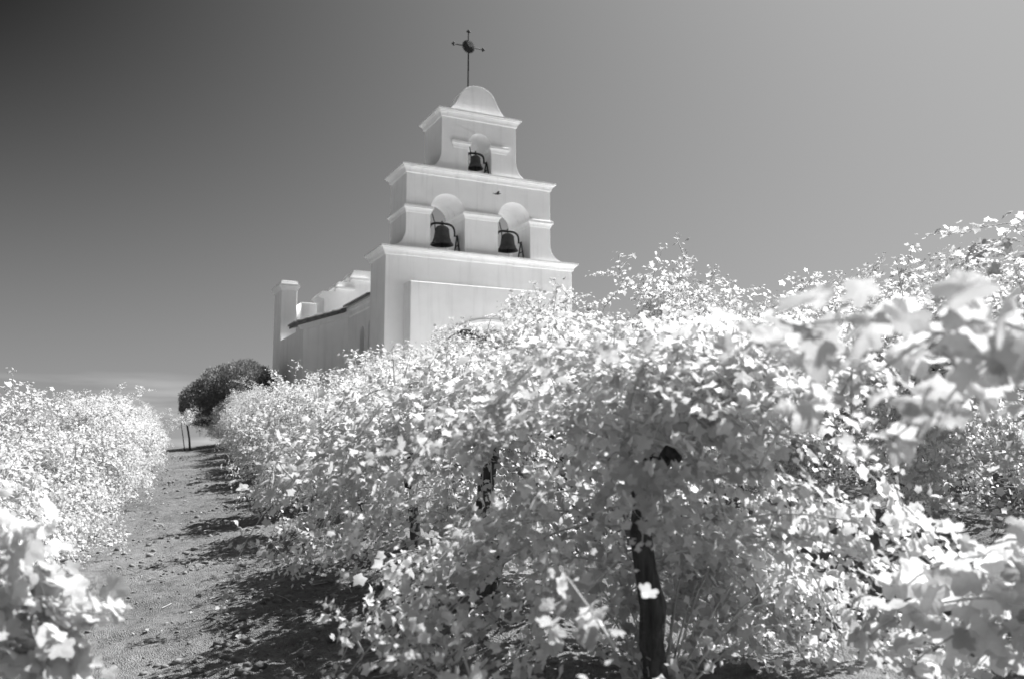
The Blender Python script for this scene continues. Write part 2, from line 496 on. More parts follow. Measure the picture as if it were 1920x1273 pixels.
# stepped mass and blocks rising behind the roofs
m = MB(); m.prism([(-.45, 7.70), (-.28, 7.92), (.27, 7.94), (.27, 8.14), (.42, 8.38), (.9, 8.40), (.9, 8.62), (1.08, 8.94), (3.2, 8.94), (3.2, 6.4), (-.2, 6.4), (-.2, 7.58)], 8.0, 9.4); sm = m.build('stepped_parapet', ST, church)
m = MB(); m.box(.95, 1.7, 7.82, 7.998, 8.50, 8.58); m.build('ledge', ST, sm)
m = MB(); m.box(.32, 1.1, 7.82, 7.998, 8.06, 8.14); m.build('ledge', ST, sm)
m = MB(); m.box(-.75, 2.2, 9.99, 12, 6.0, 7.69); m.build('rear_block', ST, church, bevel=.02)
m = MB(); m.box(-1.63, -.94, 10.0, 11.6, 0, 8.36); pier = m.build('corner_pier', ST, church, bevel=.02)
m = MB(); m.moulding(-1.63, -.94, 10.0, 11.6, [(0, 8.2), (.03, 8.24), (.12, 8.38), (.12, 8.46), (.02, 8.48), (.02, 8.60), (-.05, 8.62)]); m.build('pier_cap', ST, pier)

# ---- iron cross
cross = empty('cross', (0, 0, 0))
cross.matrix_world = Matrix.LocRotScale(Vector(CO) + Vector((3.35 * .90183 - .7 * .43209, 3.35 * .43209 + .7 * .90183, 14.62)), Matrix.Rotation(CR, 3, 'Z').to_quaternion(), None)
tag(cross, 'black wrought-iron cross with rayed disc on the church top', 'cross')
m = MB(); m.tube([(0, 0, 0), (0, 0, 1.2), (0, 0, 2.46)], [.036, .03, .024], 8); m.build('pole', M['iron'], cross)
m = MB(); m.tube([(-.6, 0, 1.86), (.6, 0, 1.86)], .022, 8); m.build('crossbar', M['iron'], cross)
def finial(px, pz, dx, dz):
    mm = MB()
    for a, b in ((0, 0), (-1, 1), (1, 1)):
        cxx = px + dx * (.05 if a == 0 else 0) + (dz * a * .045); czz = pz + dz * (.05 if a == 0 else 0) + (dx * a * .045)
        mm.lathe([(0.001, -.04), (.03, -.025), (.042, 0), (.03, .025), (0.001, .04)], 8, (cxx, 0, czz))
    mm.build('finial', M['iron'], cross, smooth=True)
finial(-.6, 1.86, -1, 0); finial(.6, 1.86, 1, 0); finial(0, 2.46, 0, 1)
V, F = [], []
nr = 24
for yy in (-.025, .025):
    V.append((0, yy * 2.2, 1.86))
    for i in range(nr * 2):
        r = .27 if i % 2 == 0 else .205
        t = math.pi * i / nr
        V.append((r * math.cos(t), yy, 1.86 + r * math.sin(t)))
h = nr * 2 + 1
for i in range(nr * 2):
    j = (i + 1) % (nr * 2)
    F += [(0, 1 + j, 1 + i), (h, h + 1 + i, h + 1 + j), (1 + i, 1 + j, h + 1 + j, h + 1 + i)]
m = MB(); m.add(V, F); m.build('rayed_disc', M['iron'], cross)

# ---- bells: cast bell, curved yoke, A-frame stands and a ringing lever
def bell_thing(cu, cv, zmouth, r, zsill, label):
    P = Vector(CO) + Vector((cu * .90183 - cv * .43209, cu * .43209 + cv * .90183, zsill))
    o = empty('bell', P, CR, label, 'bell', 'church bells')
    z0 = zmouth - zsill
    hb = r * 1.72
    prof = [(1.0, 0), (1.0, .03), (.93, .08), (.80, .2), (.70, .38), (.645, .6), (.61, .8), (.56, .93), (.44, 1.02), (.25, 1.08), (.001, 1.1)]
    inner = [(.001, 1.0), (.4, .95), (.53, .8), (.60, .5), (.72, .25), (.90, .03), (.94, 0), (1.0, 0)]
    m = MB(); m.lathe([(a * r, b * hb / 1.1 + z0) for a, b in prof], 32); m.lathe([(a * r, b * hb / 1.1 + z0) for a, b in inner], 32)
    b = m.build('bell_body', M['bronze'], o, smooth=True)
    for zz, rr in ((.30, .752), (.86, .60)):
        m = MB()
        m.lathe([(rr * r, zz * hb / 1.1 + z0 - .012), (rr * r + .014, zz * hb / 1.1 + z0), (rr * r, zz * hb / 1.1 + z0 + .012)], 32)
        m.build('band', M['bronze'], b, smooth=True)
    m = MB(); m.tube([(0, 0, z0 + hb * .8), (0, 0, z0 + .05), (0, 0, z0 - .09)], [.018, .02, .03], 8); m.build('clapper', M['iron'], b)
    zt = z0 + hb
    # yoke: an inverted U whose arms curve down to the pivots
    zp = z0 + hb * .52
    w = r * 1.16
    pts = []
    for i in range(17):
        t = math.pi * i / 16
        cx_ = -math.cos(t)
        pts.append((w * (abs(cx_) ** .55) * (1 if cx_ > 0 else -1), 0, zp + (zt + .07 - zp) * (math.sin(t) ** .6)))
    m = MB(); m.tube(pts, [.030 + .014 * math.sin(math.pi * i / 16) for i in range(17)], 8)
    m.tube([(0, 0, zt - .03), (0, 0, zt + .16)], .03, 8)
    for s in (-1, 1): m.tube([(s * (w - .03), 0, zp), (s * (w + .13), 0, zp)], .026, 8)
    m.build('yoke', M['iron'], o, smooth=True)
    for s in (-1, 1):
        x = s * (w + .10)
        m = MB()
        m.tube([(x, 0, zp + .05), (x, -.24, .02)], .026, 6); m.tube([(x, 0, zp + .05), (x, .30, .02)], .026, 6)
        m.tube([(x, -.12, zp * .5), (x, .15, zp * .5)], .018, 6)
        m.box(x - .05, x + .05, -.33, .38, 0, .035)
        m.build('stand', M['iron'], o)
    m = MB(); m.box(-w - .1, w + .1, -.30, -.24, .004, .05); m.build('base_rail', M['iron'], o)
    m = MB(); m.tube([(-w * .55, -.05, zp + .1), (-w * .62, -.06, zt + .05), (-w * .82, -.08, zt + .36)], .018, 6); m.build('lever', M['iron'], o)
    return o
bell_thing(A1, .58, 8.62, .43, 8.30, 'large dark bell hanging in left arch of the middle tier')
bell_thing(A2, .58, 8.66, .40, 8.30, 'dark bell hanging in right arch of the middle tier')
bell_thing(A3, .42, 11.62, .30, 11.32, 'smallest dark bell, alone in the top tier arch')

# ---- unseen pale sheet, added to bounce sunlight up onto the church front
fu, fv = np.meshgrid(np.linspace(-2.5, 15, 36), np.linspace(-8, 1.0, 19))
fx = CO[0] + fu * .90183 - fv * .43209; fy = CO[1] + fu * .43209 + fv * .90183
fz = base_h(fx, fy) + .22
ii = np.arange(fx.size).reshape(fx.shape)
FF = np.stack([ii[:-1, :-1].ravel(), ii[:-1, 1:].ravel(), ii[1:, 1:].ravel(), ii[1:, :-1].ravel()], 1)
fc = link('bounce_sheet', np_mesh('bounce_sheet', np.stack([fx.ravel(), fy.ravel(), fz.ravel()], 1), FF, M['bounce']))
tag(fc, kind='structure')

# ------------------------------------------------------------------ leaves
def leaf_template(kind=0):
    halfp = [(.0, .06), (.20, -.14), (.42, -.06), (.50, .12), (.40, .24), (.60, .40), (.56, .58), (.30, .60), (.20, .86), (0, 1.0)]
    if kind == 1: halfp = [(.0, .05), (.34, -.14), (.44, .22), (.58, .50), (.26, .64), (0, 1.0)]
    pts = halfp + [(-a, b) for a, b in halfp[-2:0:-1]]
    n = len(pts)
    V = [(0, .34, 0)]
    F = []
    if kind == 0:                       # an inner ring lets the blade curl and fold along its veins
        V += [(a * .5, .34 + (b - .34) * .5, 0) for a, b in pts] + [(a, b, 0) for a, b in pts]
        for i in range(n):
            j = (i + 1) % n
            F += [(0, 1 + i, 1 + j), (1 + i, 1 + n + i, 1 + n + j), (1 + i, 1 + n + j, 1 + j)]
    else:
        V += [(a, b, 0) for a, b in pts]
        F = [(0, 1 + i, 1 + (i + 1) % n) for i in range(n)]
    return np.array(V, float), np.array(F, int)
def curl(V, c, fold, rs, rip=.06):
    V = V.copy()
    r2 = V[:, 0] ** 2 + (V[:, 1] - .3) ** 2
    th = np.arctan2(V[:, 0], V[:, 1] - .2)
    V[:, 2] = -c * r2 + fold * np.abs(V[:, 0]) + rip * np.cos(5 * th) * np.sqrt(r2) + rs.uniform(-.04, .04, len(V)) * np.minimum(1, r2 * 6)
    V[:, :2] *= 1 + rs.uniform(-.06, .06, (len(V), 2))
    return V
_lr = np.random.RandomState(11)
SH = ((.30, .16), (.55, -.1), (.15, .4), (.45, .25), (.7, .1), (-.1, .3))
NEAR_T = [(curl(leaf_template(0)[0], c, f, _lr, .09), leaf_template(0)[1]) for c, f in SH]
FAR_T = [(curl(leaf_template(1)[0], c, f, _lr), leaf_template(1)[1]) for c, f in SH]
LEAF_ME = [np_mesh('leaf', V, F, M['leaf'], True) for V, F in NEAR_T]

S_np = np.array(S)
def unit(a):
    return a / np.maximum(np.linalg.norm(a, axis=-1, keepdims=True), 1e-9)
def grow_cane(rs, p, d, L, stiff, step=.06, wob=.12):
    pts = [p.copy()]
    d = d / np.linalg.norm(d)
    n = max(3, int(L / step))
    for i in range(n):
        s = i / n
        d = d + np.array([0, 0, -1.0]) * step * (1.1 - stiff) * (.6 + 1.9 * s) + rs.normal(0, wob, 3) * step * 3
        d = d / np.linalg.norm(d)
        p = p + d * step
        if p[2] < .08 and i > 3: break
        pts.append(p.copy())
    return np.array(pts)
def leaves_on(rs, pts, center, size=.105, dens=1.0, tilt_seed=0, sun_l=None):
    """leaf positions, frames and sizes along one cane (local space)"""
    P, Tn, Nn, Sz = [], [], [], []
    n = len(pts)
    for i in range(1, n):
        s = i / (n - 1)
        k = rs.poisson(1.65 * dens) if s < .85 else rs.poisson(2.4 * dens)
        d = pts[i] - pts[i - 1]
        for j in range(k):
            a = rs.uniform(0, 2 * math.pi)
            side = np.array([math.cos(a), math.sin(a), rs.uniform(-.3, .7)])
            pet = (.02 + .17 * rs.rand() ** 1.5) * (1 - .55 * s)
            pos = pts[i] + d * rs.uniform(-.6, .6) + side * pet
            sz = size * rs.uniform(.55, 1.2) * (1.0 if s < .65 else 1.0 - (s - .65) * 1.55)
            outw = pos - center; outw[2] *= .5
            outw = outw / (np.linalg.norm(outw) + 1e-6)
            nrm = np.array([0, 0, .45]) + outw * .6 + sun_l * .5 + rs.normal(0, .65, 3)
            tip = side * .6 + outw * .35 + np.array([0, 0, -.7]) + rs.normal(0, .5, 3)
            P.append(pos); Nn.append(nrm); Tn.append(tip); Sz.append(max(sz, .02))
    return P, Nn, Tn, Sz
def frames(Nn, Tn):
    n = unit(np.array(Nn)); t = np.array(Tn)
    t = unit(t - n * np.sum(n * t, 1, keepdims=True))
    x = np.cross(t, n)
    return x, t, n
def leaf_mass(P, x, t, n, Sz, templates, rs):
    Vs, Fs = [], []
    pick = rs.randint(0, len(templates), len(P))
    off = 0
    for k, (TV, TF) in enumerate(templates):
        m = pick == k
        if not m.any(): continue
        p, xx, tt, nn, s = P[m], x[m], t[m], n[m], Sz[m]
        V = p[:, None, :] + s[:, None, None] * (TV[None, :, 0:1] * xx[:, None, :] + TV[None, :, 1:2] * tt[:, None, :] + TV[None, :, 2:3] * nn[:, None, :])
        F = TF[None] + (np.arange(len(p)) * len(TV))[:, None, None] + off
        off += len(p) * len(TV)
        Vs.append(V.reshape(-1, 3)); Fs.append(F.reshape(-1, 3))
    return np.concatenate(Vs), np.concatenate(Fs)

def vine_data(seed, H=1.0, reach=1.0, canes=100, half=.80, extra=(), size=.044, dens=3.0, rot=0.0, up=.20, low=.20, drop=None, xsize=1.35, xdens=1.6):
    """local frame: x across the row, y along it. H scales height"""
    rs = np.random.RandomState(seed)
    c, s = math.cos(-rot), math.sin(-rot)
    sun_l = np.array([S_np[0] * c - S_np[1] * s, S_np[0] * s + S_np[1] * c, S_np[2]])
    head = .92 * H
    trunk = [(rs.normal(0, .015), rs.normal(0, .02), -.12)]
    for i in range(1, 8):
        trunk.append((rs.normal(0, .018) + .02 * math.sin(i), rs.normal(0, .02), head * i / 7))
    polys = []
    ncl = max(4, int(canes / 4.2))
    for q in range(ncl):                # canes come in sprays that share a direction, with gaps between
        y0 = rs.uniform(-half, half)
        az = rs.uniform(0, 2 * math.pi)
        kind = rs.rand()
        sg = 1 if q % 2 else -1
        vig = rs.uniform(.6, 1.25)
        spread = rs.uniform(.12, .3)
        for k in range(rs.randint(3, 7)):
            p = np.array([rs.normal(0, .05), y0 + rs.normal(0, .09), head + rs.uniform(-.02, .14)])
            j = rs.normal(0, spread, 3)
            if kind < up:       # upright shoots
                d = np.array([math.cos(az) * .75, math.sin(az) * .6, 1.0]) + j; L = rs.uniform(.4, .72) * H * vig; st = rs.uniform(.7, 1.0)
            elif kind < up + .30:    # arching
                d = np.array([math.cos(az) * 1.1 * reach, math.sin(az) * .6, .7]) + j; L = rs.uniform(.6, 1.25) * H * vig; st = rs.uniform(.0, .55)
            else:               # hanging skirt
                d = np.array([sg * 1.1 * reach, math.sin(az) * .6, .25]) + j; L = rs.uniform(1.1, 1.9) * H * vig; st = rs.uniform(-.3, .3)
                if kind > 1 - low: p[2] = rs.uniform(.35, .8) * H
            main = grow_cane(rs, p, d, L, st)
            polys.append(main)
            for w in range(rs.randint(1, 4)):       # laterals: short plumes rising from the cane
                q0 = main[rs.randint(len(main) // 3, len(main))]
                polys.append(grow_cane(rs, q0.copy(), np.array([rs.normal(0, .55), rs.normal(0, .55), 1.0]), rs.uniform(.14, .36) * H, rs.uniform(.5, 1.0), step=.045))
    if drop and drop[0]:
        f, wx, wy, wz = drop
        c2, s2 = math.cos(rot), math.sin(rot)
        kept = []
        for q in polys:
            w = np.stack([q[:, 0] * c2 - q[:, 1] * s2 + wx, q[:, 0] * s2 + q[:, 1] * c2 + wy, q[:, 2] + wz], 1)
            bad = f(w, rs)
            if isinstance(bad, bool):
                if not bad: kept.append(q)
                continue
            k = int(np.argmax(bad)) if bad.any() else len(q)
            if k >= 5: kept.append(q[:k])
        polys = kept
    for e in extra:
        polys.append(np.array(e, float))
    P, Nn, Tn, Sz = [], [], [], []
    ctr = np.array([0, 0, head + .15])
    nx_ = len(polys) - len(extra)
    for iq, pl in enumerate(polys):
        c4 = ctr.copy(); c4[1] = pl[0][1]
        a, b, c_, d_ = leaves_on(rs, pl, c4, size * (xsize if iq >= nx_ else 1), (xdens if iq >= nx_ else dens), sun_l=sun_l)
        P += a; Nn += b; Tn += c_; Sz += d_
    P = np.array(P); Sz = np.array(Sz)
    x, t, n = frames(Nn, Tn)
    keep = P[:, 2] > .03
    return dict(trunk=trunk, polys=polys, P=P[keep], x=x[keep], t=t[keep], n=n[keep], S=Sz[keep], rs=rs, head=head, half=half)

def trunk_mesh(d, seed):
    rs = np.random.RandomState(seed)
    m = MB()
    n = len(d['trunk'])
    rad = [.050 - .010 * i / n + rs.uniform(-.006, .006) for i in range(n)]
    rad[0] = .062; rad[-1] = .056
    m.tube(d['trunk'], rad, 10)
    return m.me('trunk', M['bark'], True)
def cordon_mesh(d, sgn, seed):
    rs = np.random.RandomState(seed)
    tx, ty, tz = d['trunk'][-1]
    pts = [(tx, ty, tz - .04)] + [(rs.normal(0, .02), ty + sgn * d['half'] * i / 5, tz + .03 + rs.normal(0, .015)) for i in range(1, 6)]
    m = MB(); m.tube(pts, [.04, .034, .03, .026, .022, .016], 8)
    return m.me('cordon', M['bark'], True)
def cane_mesh(polys, n=5):
    m = MB()
    for pl in polys:
        q = pl[::2] if len(pl) > 6 else pl
        k = len(q)
        m.tube([tuple(p) for p in q], [.0046 * (1 - .65 * i / k) for i in range(k)], n, cap=False)
    me = mesh('cane', m.V, m.F, M['cane'], True)
    return me

ORD = ['first', 'second', 'third', 'fourth', 'fifth', 'sixth', 'seventh', 'eighth', 'ninth', 'tenth', 'eleventh', 'twelfth', 'thirteenth', 'fourteenth', 'fifteenth', 'sixteenth', 'seventeenth', 'eighteenth']
def vine_pos(off, t):
    x = off * RP[0] + t * RD[0]; y = off * RP[1] + t * RD[1]
    return x, y, float(base_h(x, y)) + .1

# shared variants for the vines farther off
VAR = []
for k in range(7):
    rot = RT
    d = vine_data(100 + k, H=1.0, reach=1.0, rot=rot)
    V, F = leaf_mass(d['P'], d['x'], d['t'], d['n'], d['S'], FAR_T, d['rs'])
    VAR.append((trunk_mesh(d, k), cordon_mesh(d, 1, k), cordon_mesh(d, -1, k + 50), cane_mesh(d['polys'], 4), np_mesh('foliage', V, F, M['leaf'], True)))
def far_vine(off, t, k, H, label, group, tw=0):
    x, y, z = vine_pos(off, t)
    o = empty('grape_vine', (x, y, z), RT + tw, label, 'grape vine', group)
    o.scale = (H * .97, H, H)
    tm, c1, c2, cm, fm = VAR[k % len(VAR)]
    link('trunk', tm, o); link('cordon', c1, o); link('cordon', c2, o)
    tag(link('cane', cm, o), kind='stuff')
    tag(link('foliage', fm, o), kind='stuff')
    return o
CAM = np.array([0, 0, 1.4])
PIT = R(6.884)
def in_view(w):
    d = w - CAM
    fw = d[:, 1] * math.cos(PIT) + d[:, 2] * math.sin(PIT)
    up = -d[:, 1] * math.sin(PIT) + d[:, 2] * math.cos(PIT)
    u = d[:, 0] / np.maximum(fw, .01); v = up / np.maximum(fw, .01)
    return (fw > .3) & (np.abs(u) < .60) & (np.abs(v) < .40), fw
def near_vine(off, t, seed, label, group, H=1.0, reach=1.0, canes=100, extra=(), nparts=280, size=.047, keep=None, dens=2.7, up=.20, low=.20, drop=None, half=.92, clen=None, xsize=1.35, xdens=1.6):
    x, y, z = vine_pos(off, t)
    o = empty('grape_vine', (x, y, z), RT, label, 'grape vine', group)
    cs, sn = math.cos(RT), math.sin(RT)
    ex = []
    for e in extra:                               # extra canes are given in world space
        q = np.array(e, float) - [x, y, z]
        ex.append(np.stack([q[:, 0] * cs + q[:, 1] * sn, -q[:, 0] * sn + q[:, 1] * cs, q[:, 2]], 1))
    d = vine_data(seed, H, reach, canes, extra=ex, size=size, rot=RT, dens=dens, up=up, low=low, half=half, xsize=xsize, xdens=xdens, drop=(drop, x, y, z))
    W_ = np.stack([d['P'][:, 0] * cs - d['P'][:, 1] * sn + x, d['P'][:, 0] * sn + d['P'][:, 1] * cs + y, d['P'][:, 2] + z], 1)
    ok = np.ones(len(W_), bool)
    if keep is not None: ok = keep(W_)
    for a in ('P', 'x', 't', 'n', 'S'): d[a] = d[a][ok]
    W_ = W_[ok]
    vis, fw = in_view(W_)
    score = np.where(vis, d['S'] / np.maximum(fw, .3), 0)
    order = np.argsort(-score)
    part = np.zeros(len(W_), bool); part[order[:nparts]] = True
    part &= score > 0
    link('trunk', trunk_mesh(d, seed), o)
    d['half'] = clen or half
    link('cordon', cordon_mesh(d, 1, seed), o); link('cordon', cordon_mesh(d, -1, seed + 9), o)
    for pl in d['polys']:
        link('cane', cane_mesh([pl], 6), o)
    rest = ~part
    V, F = leaf_mass(d['P'][rest], d['x'][rest], d['t'][rest], d['n'][rest], d['S'][rest], FAR_T, d['rs'])
    tag(link('foliage', np_mesh('foliage', V, F, M['leaf'], True), o), kind='stuff')
    for i in np.where(part)[0]:
        mt = Matrix(((d['x'][i][0], d['t'][i][0], d['n'][i][0], d['P'][i][0]), (d['x'][i][1], d['t'][i][1], d['n'][i][1], d['P'][i][1]), (d['x'][i][2], d['t'][i][2], d['n'][i][2], d['P'][i][2]), (0, 0, 0, 1)))
        l = bpy.data.objects.new('leaf', LEAF_ME[i % len(LEAF_ME)]); COL.objects.link(l)
        l.parent = o
        l.matrix_basis = mt @ Matrix.Scale(float(d['S'][i]), 4)
    return o

def px(u, v, depth):
    """a world point at the given forward distance, used to lay out the long foreground shoots"""
    a = (u - 960) / 1636; b = -(v - 636.5) / 1636
    c, s = math.cos(PIT), math.sin(PIT)
    d = np.array([a, c - s * b, s + c * b]); d = d / d[1] * depth
    return CAM + d
def spline(pts, n=26):
    pts = [np.array(p, float) for p in pts]
    out = []
    P = [2 * pts[0] - pts[1]] + pts + [2 * pts[-1] - pts[-2]]
    m = len(pts) - 1
    for i in range(n + 1):
        u = i / n * m; k = min(int(u), m - 1); f = u - k
        p0, p1, p2, p3 = P[k], P[k + 1], P[k + 2], P[k + 3]
        out.append(.5 * (2 * p1 + (p2 - p0) * f + (2 * p0 - 5 * p1 + 4 * p2 - p3) * f * f + (3 * p1 - p0 - 3 * p2 + p3) * f ** 3))
    return np.array(out)

rnd = random.Random(5)
DV = 2.05
SKY_X = [-400, 0, 150, 330, 560, 600, 700, 760, 800, 850, 880, 910, 940, 1000, 1050, 1300, 1400, 1500, 1580, 1700, 1800, 2300]
SKY_Y = [745, 745, 725, 790, 700, 680, 668, 670, 668, 655, 625, 600, 585, 560, 545, 550, 570, 560, 495, 500, 475, 470]
def above_skyline(W_, rs):
    u, v, fw = pix(W_)
    return v < np.interp(u, SKY_X, SKY_Y) + rs.choice([-18, -5, 0, 10, 25, 40])
def pix(W_):
    d = W_ - CAM
    fw = np.maximum(d[:, 1] * math.cos(PIT) + d[:, 2] * math.sin(PIT), .01)
    up = -d[:, 1] * math.sin(PIT) + d[:, 2] * math.cos(PIT)
    return 960 + 1636 * d[:, 0] / fw, 636.5 - 1636 * up / fw, fw
# -- near row right of the path
grp = 'vines in the near row right of the path'
def keep_r0(W_):
    v, fw = in_view(W_)
    return ~(v & (fw < 1.3)) & (np.linalg.norm(W_ - CAM, axis=1) > .75) & ~(v & (fw < 1.9) & (pix(W_)[1] > 860))
def drop_r0(W_, rs):
    u, v, fw = pix(W_)
    return bool(((u < 1980) & (v < 640) & (fw > .1)).any() or ((u < 1960) & (fw > .1) & (fw < 2.1)).any())
near_vine(1.75, .45, 21, 'nearest vine at the right edge, its blurred leafy shoots crossing the view', grp, H=.9, reach=.8, nparts=300, size=.064, xsize=1.3, keep=keep_r0, drop=drop_r0, canes=50, dens=1.6,
          xdens=.62, extra=[spline([px(2100, 780, 1.5), px(1750, 620, 1.6), px(1500, 610, 1.65), px(1425, 690, 1.7)]),
                 spline([px(2100, 720, 1.45), px(1850, 600, 1.5), px(1640, 700, 1.6), px(1530, 800, 1.65)]),
                 spline([px(2100, 830, 1.6), px(1900, 690, 1.7), px(1760, 760, 1.8), px(1650, 840, 1.9)]),
                 spline([px(2100, 700, 1.5), px(1950, 640, 1.55), px(1800, 720, 1.6), px(1740, 830, 1.6)]),
                 spline([px(2100, 760, 1.7), px(1700, 660, 1.9), px(1480, 670, 2.0), px(1400, 600, 2.1)])]
          + [spline([px(2200, c + 20, 2.3), px(1900 + .3 * (a - 1700), c - 70, 2.4), px(a + 60, c - 20, 2.6), px(a, c + 60, 2.7)]) for a, c in
             ((1640, 1110), (1700, 1170), (1760, 1080), (1800, 1190), (1600, 1190), (1850, 1120), (1680, 1240), (1780, 1250))])
def drop_r1(W_, rs):
    u, v, fw = pix(W_)
    return above_skyline(W_, rs) | (v < 600) | ((u > 1170) & (u < 1320) & (v > 1030) & (W_[:, 1] < 3.15))
near_vine(1.6, 2.95, 22, 'vine with thick dark trunk in the foreground right of the path', grp, H=.98, reach=1.25, nparts=300, drop=drop_r1, extra=[spline([px(1240 + a, 900, 3.15), px(1240 + a + b, 880, 2.95), px(1240 + a + 1.5 * b, 940, 2.8), px(1240 + a + 1.8 * b, 1020, 2.75)]) for a, b in ((-30, -50), (-10, 10), (20, 60), (-60, -120), (60, 140), (0, -20))]
          + [spline([px(1240, 1330, 3.3), px(1240 + .5 * a, c - 60, 3.6), px(1240 + a, c, 3.9), px(1240 + 1.2 * a, c + 50, 3.8)]) for a, c in
             ((-300, 1120), (-240, 1190), (-180, 1130), (-120, 1100), (-90, 1180), (90, 1100), (140, 1150), (200, 1110), (260, 1180), (320, 1130), (380, 1190), (-350, 1180), (60, 1170), (440, 1150), (-60, 1120), (170, 1210), (300, 1230), (420, 1230))], xsize=1.0, xdens=1.5,
          half=.62, canes=112, size=.047, low=.3, dens=2.8, clen=.3)
near_vine(1.6, 4.75, 23, 'bushy vine just beyond the dark trunk, reaching low over the path', grp, H=1.0, reach=1.25, xsize=1.0, xdens=2.2,
          extra=[spline([px(905, 800, 4.9), px(905 + b * .5, 790, 4.75), px(905 + b, 860, 4.6), px(905 + b * 1.2, 970 + c, 4.55)]) for b, c in ((-20, 0), (15, 30), (50, 0), (-60, 20), (-110, 0), (90, 40), (-150, 40), (0, 60))]
          + [spline([px(905, 1080, 4.9), px(905 + .5 * a, c - 40, 4.9), px(905 + a, c, 5.0), px(905 + 1.2 * a, c + 40, 4.9)]) for a, c in ((-160, 1000), (-110, 1040), (-60, 990), (60, 1000), (110, 1040), (-210, 1050), (170, 1010), (20, 1050))], nparts=300, drop=above_skyline, canes=112, size=.046, low=.25, dens=2.8)
for i in range(2, 15):
    H = (.82 if i < 8 else .90) + rnd.uniform(-.1, .1)
    far_vine(1.6, 4.5 + (i - 1) * DV + rnd.uniform(-.2, .2), i * 3 + 1, H, ORD[i + 1] + ' vine from the camera in the near row right of the path', grp, math.pi if i % 2 else 0)
# -- row left of the path
grp = 'vines in the row left of the path'
def keep_l0(W_):
    return np.linalg.norm(W_ - CAM, axis=1) > 1.6
near_vine(-1.65, 3.0, 31, 'nearest vine at the lower left corner, its blurred shoots spilling onto the path', grp, H=.85, reach=1.2, nparts=300, size=.058, xsize=1.25, keep=keep_l0, low=.25, drop=above_skyline,
          extra=[spline([(-2.3, 2.3, .8), px(-150, c - 40, 2.4), px(a * .6, c - 30, 2.3), px(a, c + e, 2.35)]) for a, c, e in
                 ((50, 1060, 60), (90, 1110, 50), (50, 1140, 30), (140, 1180, 30), (200, 1175, -20), (110, 1225, 30), (150, 1260, 10), (70, 1250, 40), (30, 1020, 40))])
near_vine(-1.6, 4.9, 32, 'second vine from the camera in the row left of the path', grp, H=.80, reach=1.25, low=.25, nparts=280, drop=above_skyline)
near_vine(-1.6, 6.75, 33, 'third vine from the camera in the row left of the path', grp, H=.80, reach=1.25, low=.25, nparts=280, drop=above_skyline)
for i in range(3, 15):
    far_vine(-1.6, 6.75 + (i - 2) * DV + rnd.uniform(-.15, .15), i * 5 + 2, .80 + rnd.uniform(-.22, .16), ORD[i] + ' vine from the camera in the row left of the path', grp, math.pi if i % 2 else 0)
# -- second row right of the path
grp = 'vines in the second row right of the path'
near_vine(4.8, 3.2, 41, 'tall vine at the right edge behind the blurred shoots, one long shoot in the sky', grp, H=1.12, nparts=280, drop=above_skyline,
          extra=[spline([px(1780, 640, 5.0), px(1815, 500, 5.0), px(1850, 470, 5.0), px(1895, 430, 5.0)]),
                 spline([px(1990, 520, 5.0), px(1960, 420, 5.0), px(1900, 418, 5.0), px(1820, 430, 5.0), px(1735, 441, 5.0)])])
near_vine(4.8, 5.05, 42, 'second vine from the right edge in the second row right of the path', grp, H=1.15, nparts=280, drop=above_skyline,
          extra=[spline([px(1660, 640, 6.3), px(1690, 540, 6.3), px(1712, 458, 6.3)])])
for i in range(2, 12):
    far_vine(4.8, 5.05 + (i - 1) * DV + rnd.uniform(-.15, .15), i * 7 + 3, (1.42 if 2 < i < 7 else 1.2) + rnd.uniform(-.08, .08), ORD[i] + ' vine from the right edge in the second row right of the path', grp, math.pi if i % 2 else 0)
for r, off, t0, n, nm in ((3, 8.0, 6.0, 9, 'third'), (4, 11.2, 9.0, 7, 'fourth')):
    grp = 'vines in the %s row right of the path' % nm
    for i in range(n):
        far_vine(off, t0 + i * DV + rnd.uniform(-.15, .15), i * 3 + r, 1.2 + rnd.uniform(-.12, .14), ORD[i] + ' vine from the right in the %s row right of the path' % nm, grp, math.pi if i % 2 else 0)

# -- small vine with two thin stems where the path goes over the crest
d = vine_data(77, H=.8, reach=.8, canes=20, half=.4, up=.25, low=0, dens=2.0, rot=RT)
keepm = d['P'][:, 2] > .5
V, F = leaf_mass(d['P'][keepm], d['x'][keepm], d['t'][keepm], d['n'][keepm], d['S'][keepm], FAR_T, d['rs'])
x, y, z = vine_pos(-.15, 28.5)
o = empty('grape_vine', (x, y, z - .1), RT, 'small vine on two thin bare stems where the path meets the sky', 'grape vine')
tag(link('foliage', np_mesh('foliage', V, F, M['leaf'], True), o), kind='stuff')
m = MB(); m.tube([(.1, 0, -.05), (.06, .02, .35), (-.02, 0, .78)], [.035, .028, .028], 8); m.build('trunk', M['bark'], o, smooth=True)
m = MB(); m.tube([(-.05, .02, -.05), (-.12, 0, .4), (-.2, 0, .85)], .015, 6); m.build('trunk', M['bark'], o, smooth=True)

